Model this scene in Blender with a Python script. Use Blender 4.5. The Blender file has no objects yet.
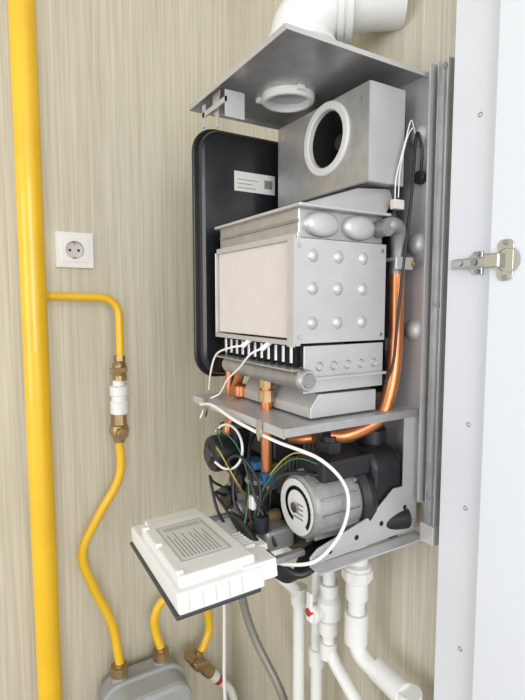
import bpy, bmesh, math, random
from mathutils import Vector, Matrix, Euler
random.seed(4)
V=Vector
# ---------------------------------------------------------------- materials
def s2l(c):
    c=c/255.0
    return c/12.92 if c<=0.04045 else ((c+0.055)/1.055)**2.4
def rgb(r,g,b): return (s2l(r),s2l(g),s2l(b),1)
def mat(name,c,rough=.5,metal=0.0,var=0.0,vscale=30,bump=0.0,bscale=60,coat=0.0):
    m=bpy.data.materials.new(name); m.use_nodes=True
    nt=m.node_tree; b=nt.nodes['Principled BSDF']
    col=rgb(*c)
    b.inputs['Base Color'].default_value=col
    b.inputs['Roughness'].default_value=rough
    b.inputs['Metallic'].default_value=metal
    if coat: b.inputs['Coat Weight'].default_value=coat
    tc=nt.nodes.new('ShaderNodeTexCoord')
    if var>0:
        n=nt.nodes.new('ShaderNodeTexNoise'); n.inputs['Scale'].default_value=vscale; n.inputs['Detail'].default_value=4
        nt.links.new(tc.outputs['Object'],n.inputs['Vector'])
        r=nt.nodes.new('ShaderNodeValToRGB')
        r.color_ramp.elements[0].position=.3; r.color_ramp.elements[1].position=.7
        r.color_ramp.elements[0].color=tuple(x*(1-var) for x in col[:3])+(1,)
        r.color_ramp.elements[1].color=tuple(min(1,x*(1+var)) for x in col[:3])+(1,)
        nt.links.new(n.outputs['Fac'],r.inputs['Fac']); nt.links.new(r.outputs['Color'],b.inputs['Base Color'])
    if bump>0:
        n2=nt.nodes.new('ShaderNodeTexNoise'); n2.inputs['Scale'].default_value=bscale
        nt.links.new(tc.outputs['Object'],n2.inputs['Vector'])
        bp=nt.nodes.new('ShaderNodeBump'); bp.inputs['Strength'].default_value=bump; bp.inputs['Distance'].default_value=.002
        nt.links.new(n2.outputs['Fac'],bp.inputs['Height']); nt.links.new(bp.outputs['Normal'],b.inputs['Normal'])
    return m
def wallpaper(name,ca,cb):
    m=bpy.data.materials.new(name); m.use_nodes=True
    nt=m.node_tree; b=nt.nodes['Principled BSDF']; b.inputs['Roughness'].default_value=.7
    tc=nt.nodes.new('ShaderNodeTexCoord')
    facs=[]
    for sc,zs,seed in ((330,5,0),(170,2.5,7),(60,.8,3)):
        mp=nt.nodes.new('ShaderNodeMapping')
        mp.inputs['Scale'].default_value=[sc,sc,zs]; mp.inputs['Location'].default_value=(seed,seed,seed)
        nt.links.new(tc.outputs['Object'],mp.inputs['Vector'])
        n=nt.nodes.new('ShaderNodeTexNoise'); n.inputs['Scale'].default_value=1; n.inputs['Detail'].default_value=2
        nt.links.new(mp.outputs['Vector'],n.inputs['Vector']); facs.append(n)
    a=nt.nodes.new('ShaderNodeMath'); a.operation='ADD'
    nt.links.new(facs[0].outputs['Fac'],a.inputs[0]); nt.links.new(facs[1].outputs['Fac'],a.inputs[1])
    a2=nt.nodes.new('ShaderNodeMath'); a2.operation='MULTIPLY_ADD'
    nt.links.new(facs[2].outputs['Fac'],a2.inputs[0]); a2.inputs[1].default_value=.3; nt.links.new(a.outputs[0],a2.inputs[2])
    r=nt.nodes.new('ShaderNodeMapRange'); r.inputs['From Min'].default_value=.75; r.inputs['From Max'].default_value=1.55
    nt.links.new(a2.outputs[0],r.inputs['Value'])
    mx=nt.nodes.new('ShaderNodeMix'); mx.data_type='RGBA'
    mx.inputs['A'].default_value=rgb(*ca); mx.inputs['B'].default_value=rgb(*cb)
    nt.links.new(r.outputs['Result'],mx.inputs['Factor']); nt.links.new(mx.outputs['Result'],b.inputs['Base Color'])
    bp=nt.nodes.new('ShaderNodeBump'); bp.inputs['Strength'].default_value=.12; bp.inputs['Distance'].default_value=.001
    nt.links.new(r.outputs['Result'],bp.inputs['Height']); nt.links.new(bp.outputs['Normal'],b.inputs['Normal'])
    return m
WP=wallpaper('wallpaper_vertical_thread',(184,178,158),(214,209,191))
YEL=mat('yellow_gas_paint',(234,186,34),.35,0,.06,8,coat=.3)
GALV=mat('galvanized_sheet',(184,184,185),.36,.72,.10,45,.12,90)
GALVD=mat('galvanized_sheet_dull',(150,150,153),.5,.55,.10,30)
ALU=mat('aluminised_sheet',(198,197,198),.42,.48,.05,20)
ALUD=mat('cast_aluminium',(155,155,155),.5,.5,.1,60,.4,300)
BLK=mat('black_plastic',(30,31,35),.4,0,.1,20)
TANKM=mat('black_tank_paint',(20,21,27),.38,0,.1,8,coat=.15)
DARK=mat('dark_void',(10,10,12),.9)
COP=mat('copper',(205,132,88),.34,.75,.15,25)
BRS=mat('brass',(170,145,105),.38,.75,.15,30)
WPL=mat('white_plastic',(232,232,230),.4,0,.02,20)
WPLG=mat('off_white_plastic_recess_shade',(208,206,203),.5,0,.02,20)  # off-white plastic; its grey also paints shade into the socket recess
WPL2=mat('white_pvc_pipe',(226,226,224),.35,0,.02,20)
LAM=mat('white_laminate',(222,226,232),.35,0,.01,3)
LAM2=mat('white_laminate_side',(218,220,225),.4,0,.01,3)
INS=mat('ceramic_fibre_board',(212,203,197),.9,0,.02,40,.2,200)
LBL=mat('label_paper',(214,212,208),.6)
LBLG=mat('label_grey',(184,184,182),.6)
TXT=mat('label_ink',(125,125,127),.7)
BLU=mat('blue_plastic',(34,84,125),.45)
GRN=mat('green_wire',(60,105,75),.5)
YW=mat('yellow_wire',(185,165,75),.5)
BRW=mat('brown_wire',(85,58,42),.5)
RED=mat('red_plastic',(186,50,44),.4)
CHR=mat('chrome',(200,198,194),.18,.95)
HOSE=mat('grey_hose',(140,138,132),.45,.3)
MET=mat('meter_grey_paint',(165,168,169),.45,.1,.05,20)
FLOORM=mat('floor_tile',(150,140,125),.5,0,.1,4)
CEILM=mat('ceiling_paint',(235,235,232),.8,0,.01,4)
DGREY=mat('dark_grey_fascia',(52,54,60),.4)
# ---------------------------------------------------------------- helpers
COL=bpy.context.collection
def empty(name,loc=(0,0,0)):
    o=bpy.data.objects.new(name,None); o.location=loc; o.empty_display_size=.05; COL.objects.link(o); return o
def fin(bm,name,m,parent=None,smooth=False,ang=35,bevel=0):
    bmesh.ops.recalc_face_normals(bm,faces=bm.faces)
    me=bpy.data.meshes.new(name); bm.to_mesh(me); bm.free()
    me.materials.append(m)
    if smooth:
        for p in me.polygons: p.use_smooth=True
        me.set_sharp_from_angle(angle=math.radians(ang))
    o=bpy.data.objects.new(name,me); COL.objects.link(o)
    if parent: 
        o.parent=parent; o.matrix_parent_inverse=Matrix.Translation(-parent.location)
    if bevel>0:
        b=o.modifiers.new('bevel','BEVEL'); b.width=bevel; b.segments=2; b.limit_method='ANGLE'
    return o
def box(name,lo,hi,m,parent=None,bevel=0):
    bm=bmesh.new(); bmesh.ops.create_cube(bm,size=1)
    lo=V(lo);hi=V(hi)
    for v in bm.verts: v.co=V(((lo[i]+hi[i])/2+v.co[i]*(hi[i]-lo[i]) for i in range(3)))
    return fin(bm,name,m,parent,bevel=bevel)
def fbox(name,O,ex,ey,ez,lo,hi,m,parent=None,bevel=0):
    bm=bmesh.new(); bmesh.ops.create_cube(bm,size=1)
    for v in bm.verts:
        c=[(lo[i]+hi[i])/2+v.co[i]*(hi[i]-lo[i]) for i in range(3)]
        v.co=V(O)+ex*c[0]+ey*c[1]+ez*c[2]
    return fin(bm,name,m,parent,bevel=bevel)
def lathe(name,p,d,prof,m,parent=None,n=28,ang=35,flat=None):
    p=V(p); d=V(d).normalized()
    a=d.orthogonal().normalized(); b=d.cross(a)
    bm=bmesh.new(); rings=[]
    for t,r in prof:
        if r<1e-6: rings.append([bm.verts.new(p+d*t)])
        else: rings.append([bm.verts.new(p+d*t+(a*math.cos(2*math.pi*k/n)+b*math.sin(2*math.pi*k/n))*r) for k in range(n)])
    for A,B in zip(rings[:-1],rings[1:]):
        for k in range(n):
            k2=(k+1)%n
            if len(A)==1 and len(B)==1: continue
            if len(A)==1: bm.faces.new((A[0],B[k],B[k2]))
            elif len(B)==1: bm.faces.new((A[k],A[k2],B[0]))
            else: bm.faces.new((A[k],A[k2],B[k2],B[k]))
    if flat:
        for v in bm.verts:
            o=v.co-p; v.co=p+V((o.x*flat[0],o.y*flat[1],o.z*flat[2]))
    return fin(bm,name,m,parent,smooth=n>8,ang=ang)
def cyl(name,p,q,r,m,parent=None,n=24,ch=.08):
    p=V(p);q=V(q);L=(q-p).length;c=min(r*ch,L*.2)
    return lathe(name,p,q-p,[(0,0),(0,r-c),(c,r),(L-c,r),(L,r-c),(L,0)],m,parent,n)
def crom(pts,sub=8):
    P=[V(p) for p in pts]; P=[P[0]*2-P[1]]+P+[P[-1]*2-P[-2]]
    out=[]
    for i in range(1,len(P)-2):
        for s in range(sub):
            t=s/sub; a,b,c,d=P[i-1],P[i],P[i+1],P[i+2]
            out.append(.5*((2*b)+(c-a)*t+(2*a-5*b+4*c-d)*t*t+(3*b-a-3*c+d)*t**3))
    out.append(P[-2]); return out
def rounded(pts,r=.02,seg=6):
    P=[V(p) for p in pts]; out=[P[0]]
    for i in range(1,len(P)-1):
        a,b,c=P[i-1],P[i],P[i+1]
        l=min(r,(a-b).length*.49,(c-b).length*.49)
        p0=b+(a-b).normalized()*l; p1=b+(c-b).normalized()*l
        for k in range(seg+1):
            t=k/seg; out.append(p0*(1-t)**2+b*2*t*(1-t)+p1*t*t)
    out.append(P[-1]); return out
def tube(name,pts,r,m,parent=None,mode='c',sub=8,n=12,br=.02,ripple=0):
    Q=crom(pts,sub) if mode=='c' else (rounded(pts,br) if mode=='r' else [V(p) for p in pts])
    if ripple:
        R=[];
        for a,b in zip(Q[:-1],Q[1:]):
            k=max(1,int((b-a).length/.003))
            for i in range(k): R.append(a.lerp(b,i/k))
        R.append(Q[-1]); Q=R
    bm=bmesh.new(); rings=[]; prev=None
    for i,p in enumerate(Q):
        t=(Q[min(i+1,len(Q)-1)]-Q[max(i-1,0)]).normalized()
        if prev is None: a=t.orthogonal().normalized()
        else:
            a=prev-t*prev.dot(t)
            a=a.normalized() if a.length>1e-6 else t.orthogonal().normalized()
        prev=a; b=t.cross(a)
        rr=r+(ripple if (i%2) else 0)
        rings.append([bm.verts.new(p+(a*math.cos(2*math.pi*k/n)+b*math.sin(2*math.pi*k/n))*rr) for k in range(n)])
    for A,B in zip(rings[:-1],rings[1:]):
        for k in range(n): bm.faces.new((A[k],A[(k+1)%n],B[(k+1)%n],B[k]))
    bm.faces.new(rings[0]); bm.faces.new(rings[-1])
    return fin(bm,name,m,parent,smooth=True,ang=60)
def prism(name,poly,off,m,parent=None,bevel=0):
    bm=bmesh.new(); off=V(off)
    A=[bm.verts.new(V(p)) for p in poly]; B=[bm.verts.new(V(p)+off) for p in poly]
    bm.faces.new(A); bm.faces.new(list(reversed(B)))
    for i in range(len(A)):
        j=(i+1)%len(A); bm.faces.new((A[i],B[i],B[j],A[j]))
    return fin(bm,name,m,parent,bevel=bevel)
def rrect_pts(c,e1,e2,w,h,r,seg=8):
    out=[]
    for sx,sy,a0 in ((1,1,0),(-1,1,90),(-1,-1,180),(1,-1,270)):
        cx=sx*(w/2-r);cy=sy*(h/2-r)
        for k in range(seg+1):
            a=math.radians(a0+90*k/seg)
            out.append(V(c)+V(e1)*(cx+r*math.cos(a))+V(e2)*(cy+r*math.sin(a)))
    return out
def dome(name,c,d,r,h,m,parent=None):
    return lathe(name,c,d,[(-.001,r*1.25),(0,r*1.2),(h*.35,r),(h*.75,r*.72),(h,r*.3),(h,0)],m,parent,20,80)
def holed_plate(name,c,e1,e2,w,h,hc,hr,thick,m,parent=None):
    """rectangular sheet with a round hole; hc = hole centre offset"""
    c=V(c);e1=V(e1);e2=V(e2);nn=e1.cross(e2); n=48
    bm=bmesh.new(); L=[]
    for side in (0,1):
        inn=[];out=[]
        for k in range(n):
            a=2*math.pi*k/n; dx,dy=math.cos(a),math.sin(a)
            inn.append(bm.verts.new(c+e1*(hc[0]+dx*hr)+e2*(hc[1]+dy*hr)+nn*thick*side))
            tx=((w/2 if dx>0 else -w/2)-hc[0])/dx if abs(dx)>1e-6 else 1e9
            ty=((h/2 if dy>0 else -h/2)-hc[1])/dy if abs(dy)>1e-6 else 1e9
            t=min(tx,ty); out.append([hc[0]+dx*t,hc[1]+dy*t])
        for sx in (-1,1):
            for sy in (-1,1):
                k=min(range(n),key=lambda q:(out[q][0]-sx*w/2)**2+(out[q][1]-sy*h/2)**2); out[k]=[sx*w/2,sy*h/2]
        outv=[bm.verts.new(c+e1*o[0]+e2*o[1]+nn*thick*side) for o in out]
        L.append((inn,outv))
        for k in range(n): bm.faces.new((inn[k],inn[(k+1)%n],outv[(k+1)%n],outv[k]))
    for q in (0,1):
        for k in range(n): bm.faces.new((L[0][q][k],L[0][q][(k+1)%n],L[1][q][(k+1)%n],L[1][q][k]))
    return fin(bm,name,m,parent)
X=V((1,0,0));Y=V((0,1,0));Z=V((0,0,1))
# ---------------------------------------------------------------- room
WX=.634; WY=1.22
box('wall_left',(-1.6,WY,0),(WX+.1,WY+.1,2.7),WP)
box('wall_right',(WX,-1.6,0),(WX+.1,WY,2.7),WP)
box('floor',(-1.6,-1.6,-.05),(WX+.1,WY+.1,0),FLOORM)
box('ceiling',(-1.6,-1.6,2.7),(WX+.1,WY+.1,2.75),CEILM)
# ---------------------------------------------------------------- socket
so=empty('wall_socket',(.2325,WY,1.6235))
holed_plate('faceplate',(.2325,WY-.003,1.6235),X,Z,.081,.079,(0,0),.0225,.009,WPL,so)
box('faceplate_back',(.193,WY-.003,1.585),(.272,WY,1.662),WPL,so)
holed_plate('inner_frame',(.2325,WY-.011,1.6235),X,Z,.056,.054,(0,0),.0205,.0035,WPL,so)
lathe('recess_cup',(.2325,WY-.0145,1.6235),Y,[(0,.0205),(0,.0200),(.0105,.0185),(.0105,0)],WPLG,so,36)  # recess shading is put into the cup's greyer colour
for dx in (-.0095,.0095): cyl('pin_hole',(.2325+dx,WY-.0042,1.6235),(.2325+dx,WY-.0052,1.6235),.0030,DARK,so,14)
for dz in (-.0185,.0155): box('earth_clip',(.2300,WY-.0145,1.6235+dz),(.2350,WY-.004,1.6265+dz),BRS,so)
# ---------------------------------------------------------------- gas pipes
gp=empty('gas_riser_pipe',(.135,1.14,1.4))
tube('riser',[(.135,1.14,0.0),(.135,1.14,2.7)],.0255,YEL,gp,'l',n=28)
lathe('weld_collar',(.157,1.15,1.518),X,[(0,.013),(.006,.0125),(.008,.0095)],YEL,gp,20)
gbp=empty('gas_branch_pipe',(.25,1.16,1.5))
tube('branch',[(.162,1.16,1.518),(.316,1.16,1.515),(.316,1.16,1.382)],.0095,YEL,gbp,'r',br=.045,n=16)
gv=empty('gas_shutoff_valve',(.31,1.16,1.3))
lathe('valve_top_nut',(.314,1.16,1.382),-Z,[(0,0),(0,.013),(.012,.013),(.012,.011),(.014,.011),(.014,0)],BRS,gv,6)
lathe('valve_body',(.314,1.16,1.37),-Z,[(0,.010),(.004,.014),(.018,.017),(.032,.014),(.034,.016),(.046,.016),(.046,0)],BRS,gv,20)
cyl('valve_stem',(.314,1.16,1.352),(.314,1.128,1.352),.006,BRS,gv,12)
box('valve_lever',(.280,1.124,1.345),(.322,1.128,1.358),BRS,gv,.002)
lathe('dielectric_coupling',(.311,1.16,1.325),-Z,[(0,0),(0,.014),(.012,.014),(.014,.021),(.034,.021),(.036,.018),(.048,.018),(.05,.0205),(.078,.0205),(.082,.015),(.082,0)],WPL,gv,24)
lathe('union_nut',(.309,1.16,1.243),-Z,[(0,0),(0,.018),(.022,.018),(.022,0)],BRS,gv,6)
lathe('union_body',(.309,1.16,1.222),-Z,[(0,.014),(.004,.020),(.016,.023),(.026,.020),(.030,.014),(.044,.012),(.044,0)],BRS,gv,20)
cyl('filter_cap',(.309,1.16,1.208),(.309,1.126,1.203),.013,BRS,gv,16)
fh=empty('flexible_gas_hose',(.26,1.16,.9))
tube('hose',[(.309,1.16,1.18),(.311,1.16,1.12),(.298,1.16,1.075),(.25,1.16,1.0),(.217,1.16,.925),(.243,1.16,.832),(.280,1.16,.735),(.293,1.15,.637)],.0105,YEL,fh,n=16)
h2=empty('flexible_gas_hose',(.45,1.16,.7))
tube('hose_meter_outlet',[(.397,1.15,.637),(.388,1.16,.675),(.386,1.16,.72),(.412,1.16,.755),(.47,1.16,.747),(.522,1.16,.705),(.536,1.16,.64),(.520,1.155,.60),(.50,1.15,.578)],.0105,YEL,h2,n=16)
gm=empty('gas_meter',(.36,1.12,.42))
prism('meter_case',rrect_pts((.347,1.19,.445),X,Z,.20,.30,.05),(0,-.13,0),MET,gm,.012)
prism('meter_seam',rrect_pts((.347,1.135,.445),X,Z,.216,.316,.055),(0,-.012,0),MET,gm,.003)
box('meter_counter_housing',(.29,1.032,.42),(.41,1.062,.50),WPL,gm,.006)
box('meter_counter_window',(.305,1.029,.445),(.395,1.033,.475),DARK,gm)
for x in (.292,.397):
    lathe('meter_port',(x,1.15,.58),Z,[(0,.02),(.03,.018),(.03,0)],MET,gm,20)
    lathe('meter_union_nut',(x,1.15,.608),Z,[(0,0),(0,.021),(.024,.021),(.024,.014),(.03,.013),(.03,0)],BRS,gm,8)
box('meter_wall_bracket',(.30,1.185,.40),(.39,WY,.50),MET,gm)
bv=empty('brass_ball_valve',(.50,1.15,.55))
d=V((.085,0,-.10)).normalized()
lathe('body',V((.466,1.145,.595)),d,[(0,0),(0,.014),(.02,.014),(.02,.010),(.026,.010),(.03,.017),(.055,.019),(.07,.014),(.075,.016),(.10,.016),(.10,0)],BRS,bv,16)
cyl('inlet_branch',(.50,1.15,.59),(.492,1.147,.565),.013,BRS,bv,14)
cyl('stem',(.487,1.145,.575),(.487,1.11,.582),.006,BRS,bv,10)
box('lever',(.470,1.105,.577),(.510,1.11,.588),BRS,bv,.002)
tube('outlet_hose',[(.527,1.145,.522),(.56,1.145,.483),(.592,1.145,.44),(.605,1.145,.37),(.607,1.145,.2),(.607,1.145,.0)],.011,WPL2,bv,n=14)
lathe('hose_ferrule',V((.527,1.145,.522)),d,[(0,0),(0,.015),(.03,.015),(.03,.011)],WPL2,bv,16)
lathe('red_band',V((.548,1.145,.497)),d,[(0,.0115),(0,.013),(.014,.013),(.014,.0115)],RED,bv,16)
# ---------------------------------------------------------------- cabinet
cs=box('cabinet_side_panel',(.602,.412,.0),(WX,.482,2.7),LAM2,bevel=.001)
for y,z in ((.438,1.333),(.438,1.212),(.438,1.0),(.438,1.75)):
    lathe('panel_screw',(.6025,y,z),-X,[(0,.0035),(.0006,.0035),(.0008,.0022),(-.0005,.0014),(-.0005,0)],BRS,cs,14)
dr=box('cabinet_door',(.590,-.12,.05),(.609,.408,2.65),LAM,bevel=.0015)
hg=empty('cabinet_hinge',(.595,.42,1.555))
prism('mounting_plate',[(.6015,.474,1.549),(.6015,.474,1.562),(.6015,.445,1.563),(.6015,.438,1.571),(.6015,.424,1.571),(.6015,.424,1.540),(.6015,.438,1.540),(.6015,.445,1.548)],(-.003,0,0),CHR,hg,.0008)
box('hinge_arm',(.587,.405,1.549),(.598,.462,1.562),CHR,hg,.002)
cyl('adjust_screw',(.5865,.450,1.5555),(.584,.450,1.5555),.0038,CHR,hg,12)
cyl('adjust_screw_front',(.5865,.428,1.5555),(.584,.428,1.5555),.0042,GALVD,hg,12)
for z in (1.567,1.544): cyl('plate_screw',(.598,.431,z),(.596,.431,z),.003,GALVD,hg,12)
box('hinge_knuckle',(.580,.388,1.546),(.592,.410,1.565),CHR,hg,.002)
prism('cup_flange',rrect_pts((.590,.385,1.5555),Y,Z,.022,.052,.008),(-.0018,0,0),CHR,hg,.0006)
lathe('hinge_cup',(.589,.382,1.5555),-X,[(0,.0165),(.0028,.0165),(.0028,.0148),(.0005,.014),(.0005,0)],CHR,hg,28)
for z in (1.577,1.534): cyl('cup_screw',(.589,.385,z),(.5865,.385,z),.0032,GALVD,hg,12)
# ---------------------------------------------------------------- boiler
B=empty('gas_boiler',(.5,.69,1.5))
BX=.617
box('back_panel',(BX,.526,1.185),(BX+.003,.85,1.850),ALU,B,.0005)
box('back_panel_flange',(.604,.524,1.19),(BX+.002,.5265,1.850),ALU,B)
for z in (1.758,1.594,1.459): dome('back_dimple',(BX,.556,z),-X,.0150,.008,ALU,B)
prism('mounting_rail',[(.612,.497,1.14),(.612,.497,1.850),(.612,.514,1.850),(.612,.514,1.14)],(.022,0,0),GALV,B,.001)
box('mounting_rail_lip',(.607,.512,1.14),(.613,.514,1.848),GALV,B)
box('mounting_rail_groove',(.6112,.5035,1.16),(.6125,.506,1.845),GALVD,B)
box('mounting_rail_edge',(.608,.4965,1.14),(.613,.498,1.848),ALU,B)
box('mounting_rail_foot',(.604,.494,1.13),(.632,.520,1.16),ALU,B,.001)
for z in (1.84,1.50,1.20): cyl('rail_rivet',(.612,.505,z),(.6095,.505,z),.004,GALVD,B,12)
# top plate
holed_plate('top_plate',(.4885,.69,1.843),X,Y,.257,.30,(-.005,.026),.038,.0015,GALV,B)
box('top_plate_front_lip',(.359,.54,1.836),(.3605,.84,1.8445),ALU,B)
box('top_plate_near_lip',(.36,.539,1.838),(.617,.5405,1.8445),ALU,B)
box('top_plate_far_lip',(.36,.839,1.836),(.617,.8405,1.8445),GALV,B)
lathe('flue_port_ring',(.483,.716,1.845),-Z,[(0,.037),(0,.044),(.010,.044),(.013,.041),(.013,.036),(0,.036)],WPL,B,36)
lathe('flue_port_inner',(.483,.716,1.8425),Z,[(0,.0),(0,.024),(.001,.030),(.002,.037)],GALV,B,30)
for a in (20,140,260):
    r=math.radians(a); box('port_tab',(.483+.046*math.cos(r)-.006,.716+.046*math.sin(r)-.006,1.836),(.483+.046*math.cos(r)+.006,.716+.046*math.sin(r)+.006,1.843),WPL,B,.001)
prism('hook_strap',[(.372,.748,1.841),(.372,.772,1.841),(.372,.772,1.812),(.372,.762,1.806),(.372,.762,1.786),(.372,.752,1.786),(.372,.752,1.812)],(.002,0,0),ALU,B)
box('hook_arm',(.366,.715,1.812),(.369,.80,1.820),ALU,B)
box('hook_side',(.366,.715,1.79),(.40,.717,1.83),ALU,B)
box('hook_tab',(.366,.792,1.796),(.369,.80,1.832),ALU,B)
# tanks
prism('expansion_tank',rrect_pts((.494,.885,1.592),X,Z,.222,.448,.04),(0,-.04,0),TANKM,B,.008)
prism('expansion_tank_rim',rrect_pts((.494,.872,1.592),X,Z,.236,.462,.045),(0,-.008,0),TANKM,B,.002)
box('tank_label',(.450,.8435,1.712),(.539,.8448,1.748),LBL,B)
for k in range(3): box('tank_label_text',(.456,.8430,1.718+k*.0075),(.456+(.04,.032,.045)[k],.8434,1.7192+k*.0075),TXT,B)
box('tank_label_mark',(.515,.8430,1.722),(.533,.8434,1.738),TXT,B)
prism('rear_tank',rrect_pts((.606,.69,1.59),Y,Z,.245,.47,.04),(-.03,0,0),TANKM,B,.008)
# fan housing box
FX=.52
holed_plate('fan_box_front',(FX,.68,1.75),-Y,Z,.24,.14,(.022,.014),.045,.0015,GALV,B)
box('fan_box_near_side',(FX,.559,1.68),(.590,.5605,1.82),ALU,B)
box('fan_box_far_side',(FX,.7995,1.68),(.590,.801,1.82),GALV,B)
box('fan_box_top',(FX,.56,1.819),(.590,.80,1.8205),GALV,B)
box('fan_box_bottom',(FX,.56,1.679),(.590,.80,1.6805),GALV,B)
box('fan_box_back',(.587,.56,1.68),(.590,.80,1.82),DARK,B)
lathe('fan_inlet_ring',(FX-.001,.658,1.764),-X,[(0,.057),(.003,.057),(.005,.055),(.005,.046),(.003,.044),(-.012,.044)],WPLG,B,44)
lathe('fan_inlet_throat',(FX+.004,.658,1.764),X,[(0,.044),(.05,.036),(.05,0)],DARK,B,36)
lathe('fan_impeller_hub',(FX+.035,.658,1.764),-X,[(0,.016),(.01,.012),(.012,0)],BLK,B,20)
for y,z in ((.575,1.80),(.575,1.70),(.785,1.80),(.785,1.70)): cyl('fan_box_screw',(FX,y,z),(FX-.002,y,z),.0035,CHR,B,10)
# smoke hood
bm=bmesh.new()
lo=[(.397,.562,1.634),(.557,.562,1.634),(.557,.808,1.634),(.397,.808,1.634)]
hi=[(.515,.575,1.672),(.60,.575,1.680),(.60,.80,1.680),(.515,.80,1.672)]
a=[bm.verts.new(p) for p in lo]; b=[bm.verts.new(p) for p in hi]
bm.faces.new(a);bm.faces.new(b)
for i in range(4): bm.faces.new((a[i],a[(i+1)%4],b[(i+1)%4],b[i]))
fin(bm,'smoke_hood',ALU,B,bevel=.002)
box('heat_exchanger_shell',(.400,.566,1.590),(.556,.805,1.632),GALV,B,.002)
box('exchanger_top_lip',(.392,.552,1.631),(.560,.811,1.6355),ALU,B,.001)
box('exchanger_front_fold',(.394,.56,1.588),(.399,.808,1.597),ALU,B,.001)
box('exchanger_front_strip',(.3975,.566,1.612),(.401,.80,1.616),GALVD,B)
for x,s in ((.4375,1.75),(.505,1.75)):
    lathe('exchanger_return_bend',(x,.566,1.611),-Y,[(0,.0180),(.005,.0176),(.009,.0155),(.0115,.011),(.0115,0)],ALU,B,28,50,flat=(s,1,1))
lathe('exchanger_outlet',(.545,.563,1.612),-Y,[(0,.012),(.02,.012),(.02,0)],GALVD,B,18)
# combustion chamber
box('chamber_near_panel',(.388,.5595,1.446),(.558,.562,1.590),ALU,B,.0006)
box('chamber_far_panel',(.392,.808,1.446),(.558,.810,1.590),ALU,B,.0006)
box('chamber_back_panel',(.556,.56,1.446),(.558,.81,1.590),GALV,B)
box('chamber_insulation_front',(.398,.566,1.452),(.412,.806,1.588),INS,B,.001)
box('chamber_front_flange',(.386,.556,1.442),(.3885,.572,1.592),ALU,B)
box('chamber_bottom_rail',(.392,.56,1.443),(.400,.81,1.4495),ALU,B)
for x in (.420,.465,.512):
    for z in (1.567,1.522,1.474): dome('chamber_dimple',(x,.5595,z),-Y,.0078,.004,ALU,B)
for x,z in ((.398,1.455),(.549,1.455),(.549,1.58),(.398,1.58)): cyl('chamber_screw',(x,.5595,z),(x,.5575,z),.003,CHR,B,10)
# burner
box('burner_tray',(.410,.57,1.392),(.555,.80,1.412),GALVD,B,.002)
box('burner_near_side',(.408,.562,1.375),(.558,.5645,1.442),ALU,B,.0008)
box('burner_near_side_fold',(.420,.553,1.394),(.558,.5645,1.398),ALU,B,.0008)
box('burner_far_side',(.408,.80,1.39),(.558,.8025,1.442),ALU,B)
for i in range(11):
    y=.583+i*.0205
    box('burner_blade',(.412,y-.0032,1.41),(.55,y+.0032,1.436),GALV,B,.001)
    box('burner_blade_slot',(.406,y-.0062,1.410),(.4125,y+.0030,1.441),DARK,B)
    cyl('burner_pin',(.4065,y+.008,1.416),(.4065,y+.008,1.440),.0028,GALV,B,8)
for i in range(5):
    lathe('burner_side_hole',(.435+i*.026,.5618,1.412),-Y,[(0,.007),(.001,.006),(-.001,.004),(-.001,0)],GALV,B,14)
lathe('gas_manifold',(.404,.545,1.396),Y,[(0,0),(0,.0135),(.004,.0155),(.012,.0155),(.014,.0145),(.235,.0145),(.238,0)],GALV,B,26)
lathe('manifold_cap',(.404,.545,1.396),-Y,[(0,.011),(.003,.010),(.003,0)],GALVD,B,20)
for i in range(11):
    y=.583+i*.0205; cyl('gas_nozzle',(.408,y,1.405),(.412,y,1.413),.004,BRS,B,8)
box('manifold_bracket',(.386,.56,1.408),(.410,.80,1.4105),GALV,B)
for y in (.64,.70):
    cyl('electrode_ceramic',(.385,y,1.432),(.40,y-.008,1.446),.004,WPL,B,12)
tube('ignition_lead',[(.385,.64,1.434),(.372,.65,1.425),(.375,.69,1.40),(.38,.74,1.375),(.385,.78,1.345),(.372,.80,1.33),(.356,.80,1.30)],.0017,WPL,B)
tube('ionisation_lead',[(.385,.70,1.434),(.375,.72,1.43),(.374,.77,1.415),(.377,.80,1.38),(.385,.825,1.345)],.0017,WPL,B)
prism('lower_duct_box',[(.42,.562,1.338),(.42,.562,1.352),(.435,.562,1.372),(.545,.562,1.370),(.545,.562,1.338)],(0,.20,0),ALU,B,.001)
# mid plate
box('mid_plate',(.362,.54,1.332),(.617,.84,1.3345),ALU,B,.0005)
box('mid_plate_front_lip',(.3605,.54,1.322),(.3625,.84,1.335),ALU,B)
box('mid_plate_near_lip',(.36,.5385,1.324),(.617,.5405,1.336),GALV,B)
for y in (.60,.78): 
    prism('mid_plate_clip',[(.356,y-.006,1.338),(.356,y+.006,1.338),(.356,y+.006,1.318),(.356,y,1.306),(.356,y-.006,1.318)],(.003,0,0),CHR,B)
# copper pipes
tube('copper_flow_pipe',[(.588,.566,1.555),(.588,.566,1.42),(.574,.566,1.35),(.555,.57,1.318),(.51,.585,1.298),(.488,.60,1.296)],.0120,COP,B,n=16)
tube('exchanger_elbow',[(.545,.562,1.612),(.560,.552,1.618),(.577,.556,1.612),(.588,.564,1.585),(.588,.566,1.548)],.0125,GALVD,B,n=16)
box('pipe_clip',(.572,.548,1.566),(.60,.578,1.572),ALU,B,.001)
box('pipe_clip_screw_tab',(.566,.546,1.553),(.602,.550,1.572),ALU,B,.001)
cyl('pipe_clip_screw',(.60,.548,1.562),(.60,.540,1.562),.004,BRS,B,10)
tube('gas_inlet_copper',[(.42,.765,1.40),(.42,.775,1.37),(.42,.79,1.345),(.42,.80,1.30),(.41,.80,1.27),(.42,.80,1.22)],.0085,COP,B,n=14)
tube('exchanger_inlet_copper',[(.41,.665,1.40),(.41,.665,1.20)],.009,COP,B,'l',n=16)
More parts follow.
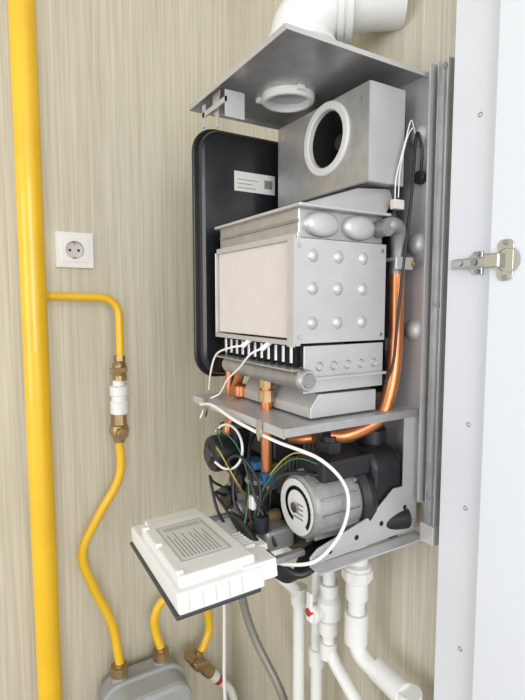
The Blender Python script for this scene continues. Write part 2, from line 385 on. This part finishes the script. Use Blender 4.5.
lathe('brass_fitting',(.41,.665,1.388),-Z,[(0,0),(0,.012),(.018,.012),(.018,.009),(.022,.009),(.022,.013),(.04,.013),(.04,0)],BRS,B,8)
lathe('copper_union',(.42,.768,1.36),-Z,[(0,.009),(.003,.013),(.02,.013),(.022,.009)],COP,B,16)
tube('copper_far_riser',[(.44,.83,1.43),(.43,.828,1.38),(.43,.826,1.20)],.0085,COP,B,n=14)
tube('copper_cross_pipe',[(.47,.62,1.29),(.46,.64,1.285),(.45,.70,1.275),(.45,.76,1.26),(.45,.80,1.21)],.0085,COP,B,n=14)
tube('sensor_cable_black',[(.612,.545,1.69),(.602,.535,1.73),(.606,.55,1.757),(.597,.547,1.68),(.590,.547,1.62),(.578,.546,1.54),(.572,.548,1.46),(.568,.550,1.41),(.55,.548,1.38)],.0024,BLK,B)
cyl('cable_grommet',(.617,.546,1.693),(.607,.546,1.693),.010,BLK,B,16)
tube('sensor_wire_white_a',[(.610,.555,1.757),(.598,.55,1.765),(.585,.55,1.745),(.575,.552,1.70),(.574,.553,1.66)],.0009,WPL,B)
tube('sensor_wire_white_b',[(.610,.556,1.757),(.594,.55,1.775),(.58,.548,1.74),(.568,.552,1.69),(.567,.553,1.655)],.0009,WPL,B)
box('wire_connector',(.560,.546,1.642),(.580,.556,1.656),INS,B,.001)
# ---------- hydraulics compartment
box('lower_near_bracket_side',(.585,.5395,1.20),(.617,.541,1.334),ALU,B)
PY=.594;PZ=1.198
lathe('pump_motor',(.420,PY,PZ),X,[(0,0),(0,.040),(.004,.047),(.012,.050),(.085,.050),(.088,.046),(.088,0)],ALUD,B,40)
lathe('pump_label_ring',(.4195,PY,PZ),-X,[(0,.042),(.001,.042),(.001,.0),(0,0)],LBL,B,36)
for k in range(26):
    a=math.radians(-60+k*11); r1=.036
    c=V((.4183,PY+r1*math.cos(a)*(.6+.4*k/26),PZ+r1*math.sin(a)*(.6+.4*k/26)))
    e=V((0,math.cos(a),math.sin(a))); t=V((0,-math.sin(a),math.cos(a)))
    fbox('pump_label_print',c,X,t,e,(-.0003,-.0045,-.003),(.0003,.0045,.003),BLK,B)
for k in range(4): box('pump_label_text',(.4178,PY-.018,PZ-.016+k*.007),(.4184,PY+.006-(k%2)*.006,PZ-.0135+k*.007),TXT,B)
lathe('pump_vent_screw',(.418,PY,PZ),-X,[(0,.008),(.004,.008),(.004,0)],CHR,B,16)
for k in range(14):
    a=2*math.pi*k/14
    c=V((.465,PY+.051*math.cos(a),PZ+.051*math.sin(a)))
    e=V((0,math.cos(a),math.sin(a))); t=V((0,-math.sin(a),math.cos(a)))
    fbox('pump_fin',c,X,t,e,(-.035,-.0015,-.002),(.035,.0015,.003),ALUD,B)
lathe('pump_flange',(.505,PY,PZ),X,[(0,0),(0,.056),(.012,.060),(.025,.056),(.045,.040),(.045,0)],BLK,B,32)
prism('pump_volute',rrect_pts((.53,.605,1.20),Y,Z,.12,.15,.03),(.06,0,0),BLK,B,.006)
box('pump_terminal_box',(.44,.555,1.240),(.54,.625,1.272),BLK,B,.004)
cyl('air_vent_dome',(.575,.60,1.25),(.575,.60,1.302),.024,BLK,B,24,.25)
cyl('air_vent_cap',(.575,.60,1.302),(.575,.60,1.312),.008,BLK,B,12)
cyl('pump_port_top',(.488,.60,1.245),(.488,.60,1.298),.0145,BLK,B,18)
lathe('pump_port_nut',(.488,.60,1.27),Z,[(0,0),(0,.019),(.018,.019),(.018,0)],BLK,B,6)
cyl('pump_side_port',(.54,.56,1.16),(.60,.545,1.16),.018,BLK,B,20)
for k in range(4):
    a=math.radians(45+90*k); cyl('pump_bolt',(.503,PY+.052*math.cos(a),PZ+.052*math.sin(a)),(.497,PY+.052*math.cos(a),PZ+.052*math.sin(a)),.005,CHR,B,6)
prism('hydraulic_block',rrect_pts((.44,.71,1.145),Y,Z,.25,.08,.015),(.14,0,0),BLK,B,.004)
box('gas_valve_body',(.40,.70,1.13),(.46,.785,1.19),ALUD,B,.005)
box('manifold_body_grey',(.385,.625,1.118),(.44,.70,1.152),ALUD,B,.006)
cyl('gas_valve_coil_a',(.385,.725,1.205),(.45,.725,1.205),.022,BLK,B,22)
cyl('gas_valve_coil_b',(.385,.765,1.16),(.45,.765,1.16),.020,BLK,B,22)
cyl('flow_turbine',(.40,.675,1.150),(.40,.675,1.215),.019,BLK,B,20)
lathe('flow_turbine_cap',(.40,.675,1.215),Z,[(0,.019),(.003,.021),(.008,.021),(.010,.015),(.010,0)],ALUD,B,20)
cyl('drain_cap',(.385,.64,1.150),(.385,.64,1.175),.013,BLK,B,18)
cyl('relief_valve_cap',(.375,.70,1.165),(.395,.70,1.165),.013,ALUD,B,18)
lathe('diverter_motor',(.372,.80,1.232),X,[(0,0),(0,.022),(.004,.030),(.010,.033),(.045,.033),(.048,0)],BLK,B,30)
lathe('diverter_cap',(.372,.80,1.232),-X,[(0,.016),(.004,.015),(.004,0)],DGREY,B,20)
box('diverter_base',(.41,.77,1.19),(.47,.835,1.28),BLK,B,.004)
box('blue_connector_a',(.388,.665,1.238),(.412,.700,1.250),BLU,B,.002)
box('blue_connector_b',(.395,.648,1.215),(.415,.662,1.235),BLU,B,.002)
box('sensor_plug',(.378,.655,1.178),(.39,.668,1.20),WPL,B,.002)
cyl('plate_exchanger_port',(.43,.66,1.16),(.395,.66,1.16),.010,BRS,B,16)
for i in range(10): box('plate_exchanger_fin',(.52,.66+i*.012,1.15),(.60,.668+i*.012,1.26),ALUD,B)
box('relay_box_black',(.42,.66,1.25),(.48,.74,1.30),BLK,B,.004)
wires=[(YW,[(.38,.78,1.24),(.36,.74,1.26),(.37,.70,1.22),(.39,.68,1.17),(.37,.66,1.14)]),
 (GRN,[(.385,.77,1.25),(.365,.75,1.29),(.38,.71,1.27),(.38,.67,1.22),(.36,.65,1.15)]),
 (BRW,[(.39,.76,1.22),(.37,.73,1.23),(.375,.69,1.20),(.38,.66,1.15),(.37,.63,1.12)]),
 (BLK,[(.40,.69,1.25),(.38,.71,1.23),(.37,.70,1.18),(.38,.67,1.15)]),
 (BLK,[(.385,.73,1.21),(.36,.70,1.25),(.37,.67,1.26),(.39,.65,1.21),(.37,.64,1.14)]),
 (BLK,[(.385,.765,1.165),(.36,.75,1.18),(.36,.71,1.165),(.37,.67,1.13)]),
 (BRW,[(.39,.72,1.20),(.37,.70,1.215),(.38,.68,1.19),(.375,.65,1.16)]),
 (GRN,[(.45,.56,1.262),(.42,.60,1.27),(.40,.64,1.23),(.385,.655,1.18),(.37,.65,1.13)]),
 (YW,[(.46,.57,1.262),(.43,.61,1.275),(.41,.645,1.24),(.39,.66,1.19)]),
 (BLK,[(.42,.83,1.15),(.38,.80,1.18),(.36,.77,1.20),(.36,.74,1.15),(.37,.70,1.12)]),
 (BLK,[(.44,.72,1.30),(.40,.70,1.27),(.38,.66,1.22),(.39,.64,1.17),(.40,.62,1.13)]),
 (BLK,[(.45,.56,1.25),(.41,.61,1.245),(.39,.64,1.20),(.38,.65,1.15),(.38,.64,1.12)])]
for i,(m,p) in enumerate(wires): tube('wire_%d'%i,p,.0012 if m is not BLK else .0026,m,B)
ring=[(.37+.012*math.sin(a*.7),.735+.045*math.cos(a),1.262+.036*math.sin(a)) for a in [k*math.pi/6 for k in range(1,11)]]
tube('white_cable_loop',ring,.0022,WPL,B)
tube('white_cable_front',[(.357,.80,1.325),(.352,.74,1.334),(.352,.66,1.324),(.37,.58,1.31),(.42,.536,1.285),(.462,.530,1.235),(.455,.530,1.18),(.41,.535,1.142),(.37,.58,1.128)],.0026,WPL,B)
for i in range(7):
    o=.006*i
    tube('black_harness_%d'%i,[(.365,.66+o,1.16),(.365,.62+o*.5,1.145-o*.4),(.375,.58,1.130-o*.5),(.395,.553+o*.4,1.118-o*.3),(.43,.55+o,1.127),(.49,.57+o,1.135)],.0055,BLK,B)
# ---------- bottom bracket
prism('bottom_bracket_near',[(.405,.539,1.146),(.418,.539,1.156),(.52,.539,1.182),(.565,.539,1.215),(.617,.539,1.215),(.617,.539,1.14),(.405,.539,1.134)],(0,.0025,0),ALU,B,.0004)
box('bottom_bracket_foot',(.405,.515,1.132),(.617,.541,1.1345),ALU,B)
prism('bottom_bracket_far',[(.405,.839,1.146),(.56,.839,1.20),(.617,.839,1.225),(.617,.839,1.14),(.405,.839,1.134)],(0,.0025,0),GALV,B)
for x,z in ((.44,1.147),(.49,1.155),(.54,1.165),(.59,1.18)):
    cyl('bracket_hole',(x,.5385,z),(x,.5392,z),.004,DARK,B,12)
box('bottom_rail',(.56,.54,1.130),(.58,.84,1.134),GALV,B)
for (x,y,r) in ((.56,.613,.0165),(.56,.688,.013),(.50,.775,.014),(.57,.735,.013)):
    lathe('water_connection_stub',(x,y,1.175),-Z,[(0,0),(0,r),(.05,r),(.05,r*1.25),(.064,r*1.25),(.064,0)],BRS,B,18)
# ---------- control box hinged down
A=V((.212,.552,1.161)); EX=V((.135,-.010,.008)).normalized(); EY=V((.035,.265,-.022)).normalized(); EZ=EX.cross(EY).normalized(); EY=EZ.cross(EX)
def cb(n,lo,hi,m,bev=.0): return fbox(n,A,EX,EY,EZ,lo,hi,m,B,bev)
cb('control_fascia',(-.005,.0,-.047),(.112,.272,-.041),DGREY,.002)
cb('control_case',(-.001,0,-.042),(.118,.268,-.014),WPL,.003)
cb('control_cover',(.006,.012,-.016),(.112,.215,0),WPL,.003)
cb('control_cover_rear',(.02,.205,-.016),(.115,.258,-.006),WPL,.003)
cb('control_edge_block',(.09,.004,-.036),(.140,.05,-.010),WPL,.002)
cb('control_edge_block_b',(.10,.06,-.036),(.155,.11,-.014),WPL,.002)
cb('control_edge_block_c',(.11,.14,-.036),(.150,.20,-.016),WPL,.002)
for k in range(6): cb('control_rib',(.112,.055+k*.010,-.014),(.132,.058+k*.010,-.006),WPL)
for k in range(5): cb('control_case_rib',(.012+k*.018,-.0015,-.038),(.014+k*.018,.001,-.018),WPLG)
cb('control_label',(.022,.05,0),(.096,.190,.0006),LBLG)
cb('control_label_border',(.026,.055,.0006),(.092,.185,.0009),LBL)
for k in range(11): cb('control_label_text',(.030+k*.0052,.060,.0009),(.0312+k*.0052,.060+(.09,.07,.095,.06,.085,.05,.08,.07,.09,.06,.08)[k],.0012),TXT)
cb('control_label_code',(.030,.162,.0009),(.088,.178,.0012),LBLG)
for y in (.02,.12,.195): cb('control_screw_boss',(.006,y,-.002),(.016,y+.010,.004),WPL,.002)
for y in (.03,.24): cb('control_hinge_arm',(.116,y,-.034),(.20,y+.012,-.026),GALVD,.001)
# ---------------------------------------------------------------- flue
FXc,FYc=.500,.706
fl=empty('flue_elbow',(FXc,FYc,1.95))
lathe('flue_adapter',(FXc,FYc,1.8505),Z,[(0,0),(0,.060),(.006,.060),(.008,.050),(.050,.050),(.052,.058),(.058,.060),(.061,.055),(.066,.060),(.071,.060),(.075,.052),(.085,.052)],WPL2,fl,40)
tube('flue_bend',[(FXc,FYc,1.925),(FXc+.004,FYc-.004,1.950),(.530,.682,1.980),(.575,.648,1.992),(.630,.605,1.993)],.050,WPL2,fl,n=36,sub=8)
dd=V((.068,-.05,.001)).normalized()
lathe('flue_socket_rim',V((.545,.671,1.986)),dd,[(0,.050),(.002,.057),(.010,.058),(.013,.054),(.017,.058),(.025,.058),(.027,.050)],WPL2,fl,36)
# ---------------------------------------------------------------- white water pipes
p1=empty('white_water_pipe',(.56,.61,1.0))
tube('pipe',[(.56,.613,1.110),(.56,.613,.90),(.575,.515,.885),(.575,.505,.0)],.0145,WPL2,p1,'r',br=.03,n=20)
lathe('union',(.56,.613,1.085),-Z,[(0,0),(0,.018),(.02,.018),(.024,.024),(.05,.024),(.054,.019),(.085,.019),(.085,0)],WPL2,p1,20)
lathe('union_nut_ring',(.56,.613,1.056),-Z,[(0,.024),(.002,.027),(.016,.027),(.018,.024)],WPL2,p1,10)
lathe('union_collar',(.56,.613,.975),-Z,[(0,0),(0,.020),(.055,.020),(.055,0)],WPL2,p1,20)
lathe('elbow_socket',(.5725,.53,.887),V((.002,-.098,-.01)),[(-.045,.019),(0,.019),(.015,.020),(.02,0)],WPL2,p1,20)
lathe('elbow_socket_down',(.575,.505,.898),-Z,[(0,0),(0,.019),(.055,.019),(.055,0)],WPL2,p1,20)
p2=empty('white_water_pipe',(.56,.69,1.0))
tube('pipe',[(.56,.688,1.110),(.56,.688,.855),(.565,.60,.80),(.565,.60,.0)],.0120,WPL2,p2,'r',br=.03,n=18)
lathe('adapter',(.56,.688,1.07),-Z,[(0,0),(0,.018),(.03,.018),(.032,.016),(.04,.016),(.04,0)],WPL2,p2,10)
lathe('valve_body',(.56,.688,.990),-Z,[(0,0),(0,.018),(.022,.018),(.030,.026),(.062,.026),(.072,.018),(.096,.018),(.096,0)],WPL2,p2,20)
cyl('valve_neck',(.56,.688,.942),(.526,.688,.942),.016,WPL2,p2,16)
cyl('valve_handle_hub',(.526,.688,.942),(.518,.688,.942),.018,WPL,p2,18)
box('valve_handle',(.513,.681,.930),(.519,.695,.985),WPL,p2,.002)
cyl('valve_indicator',(.5185,.688,.948),(.511,.688,.948),.0075,RED,p2,16)
lathe('elbow_fitting',(.56,.688,.876),-Z,[(0,0),(0,.0165),(.03,.0165),(.03,0)],WPL2,p2,18)
lathe('elbow_fitting_low',(.565,.600,.812),-Z,[(0,0),(0,.0165),(.045,.0165),(.045,0)],WPL2,p2,18)
p3=empty('white_water_pipe',(.56,.77,.9))
tube('pipe',[(.50,.775,1.110),(.50,.775,.985),(.555,.775,.93),(.555,.775,.0)],.012,WPL2,p3,'r',br=.03,n=18)
lathe('socket',(.50,.775,1.05),-Z,[(0,0),(0,.0175),(.05,.0175),(.05,0)],WPL2,p3,18)
lathe('elbow_socket',(.555,.775,.94),-Z,[(0,0),(0,.0165),(.035,.0165),(.035,0)],WPL2,p3,18)
p4=empty('white_water_pipe',(.57,.73,.8))
tube('pipe',[(.57,.735,1.110),(.57,.735,.0)],.0115,WPL2,p4,'l',n=18)
for z in (.83,.68): lathe('coupling',(.57,.735,z),-Z,[(0,0),(0,.0155),(.035,.0155),(.035,0)],WPL2,p4,18)
h=empty('braided_water_hose',(.55,.85,.8))
tube('hose',[(.48,.83,1.10),(.485,.86,1.0),(.50,.915,.88),(.525,.905,.77),(.56,.835,.65),(.575,.80,.50),(.58,.80,.0)],.0085,HOSE,h,sub=10,n=10,ripple=.0012)
c=empty('power_cable',(.5,1.0,.7))
tube('cable',[(.44,.82,1.10),(.45,.90,1.0),(.48,.975,.90),(.50,.999,.80),(.50,1.0,.70),(.50,.998,.56),(.51,.98,.3),(.52,.98,.01)],.0042,WPL2,c)
# ---------------------------------------------------------------- light
w=bpy.data.worlds.new('daylight'); bpy.context.scene.world=w; w.use_nodes=True
bg=w.node_tree.nodes['Background']; bg.inputs['Color'].default_value=(.93,.96,1,1); bg.inputs['Strength'].default_value=.86
def area(name,loc,target,size,power,color):
    l=bpy.data.lights.new(name,'AREA'); l.shape='RECTANGLE'; l.size=size[0]; l.size_y=size[1]; l.energy=power; l.color=color
    o=bpy.data.objects.new(name,l); COL.objects.link(o); o.location=loc
    o.rotation_euler=(V(target)-V(loc)).to_track_quat('-Z','Y').to_euler(); return o
area('window_daylight',(-.5,-2.2,1.8),(.3,.9,1.35),(1.6,1.4),50,(1,.985,.97))
area('added_side_fill',(-2.2,.2,1.5),(.4,.8,1.2),(1.2,1.4),22,(.97,.98,1))  # added side fill lamp, set low to brighten the boiler compartment
# ---------------------------------------------------------------- camera
cam=bpy.data.cameras.new('camera'); co=bpy.data.objects.new('camera',cam); COL.objects.link(co)
cam.lens=25.714; cam.sensor_width=36; cam.clip_start=.02
co.location=(0,0,1.5); co.rotation_euler=Euler((math.radians(84.8),0,math.radians(-31.2)),'XYZ')
bpy.context.scene.camera=co
try: bpy.context.scene.view_settings.view_transform='Standard'
except Exception: pass
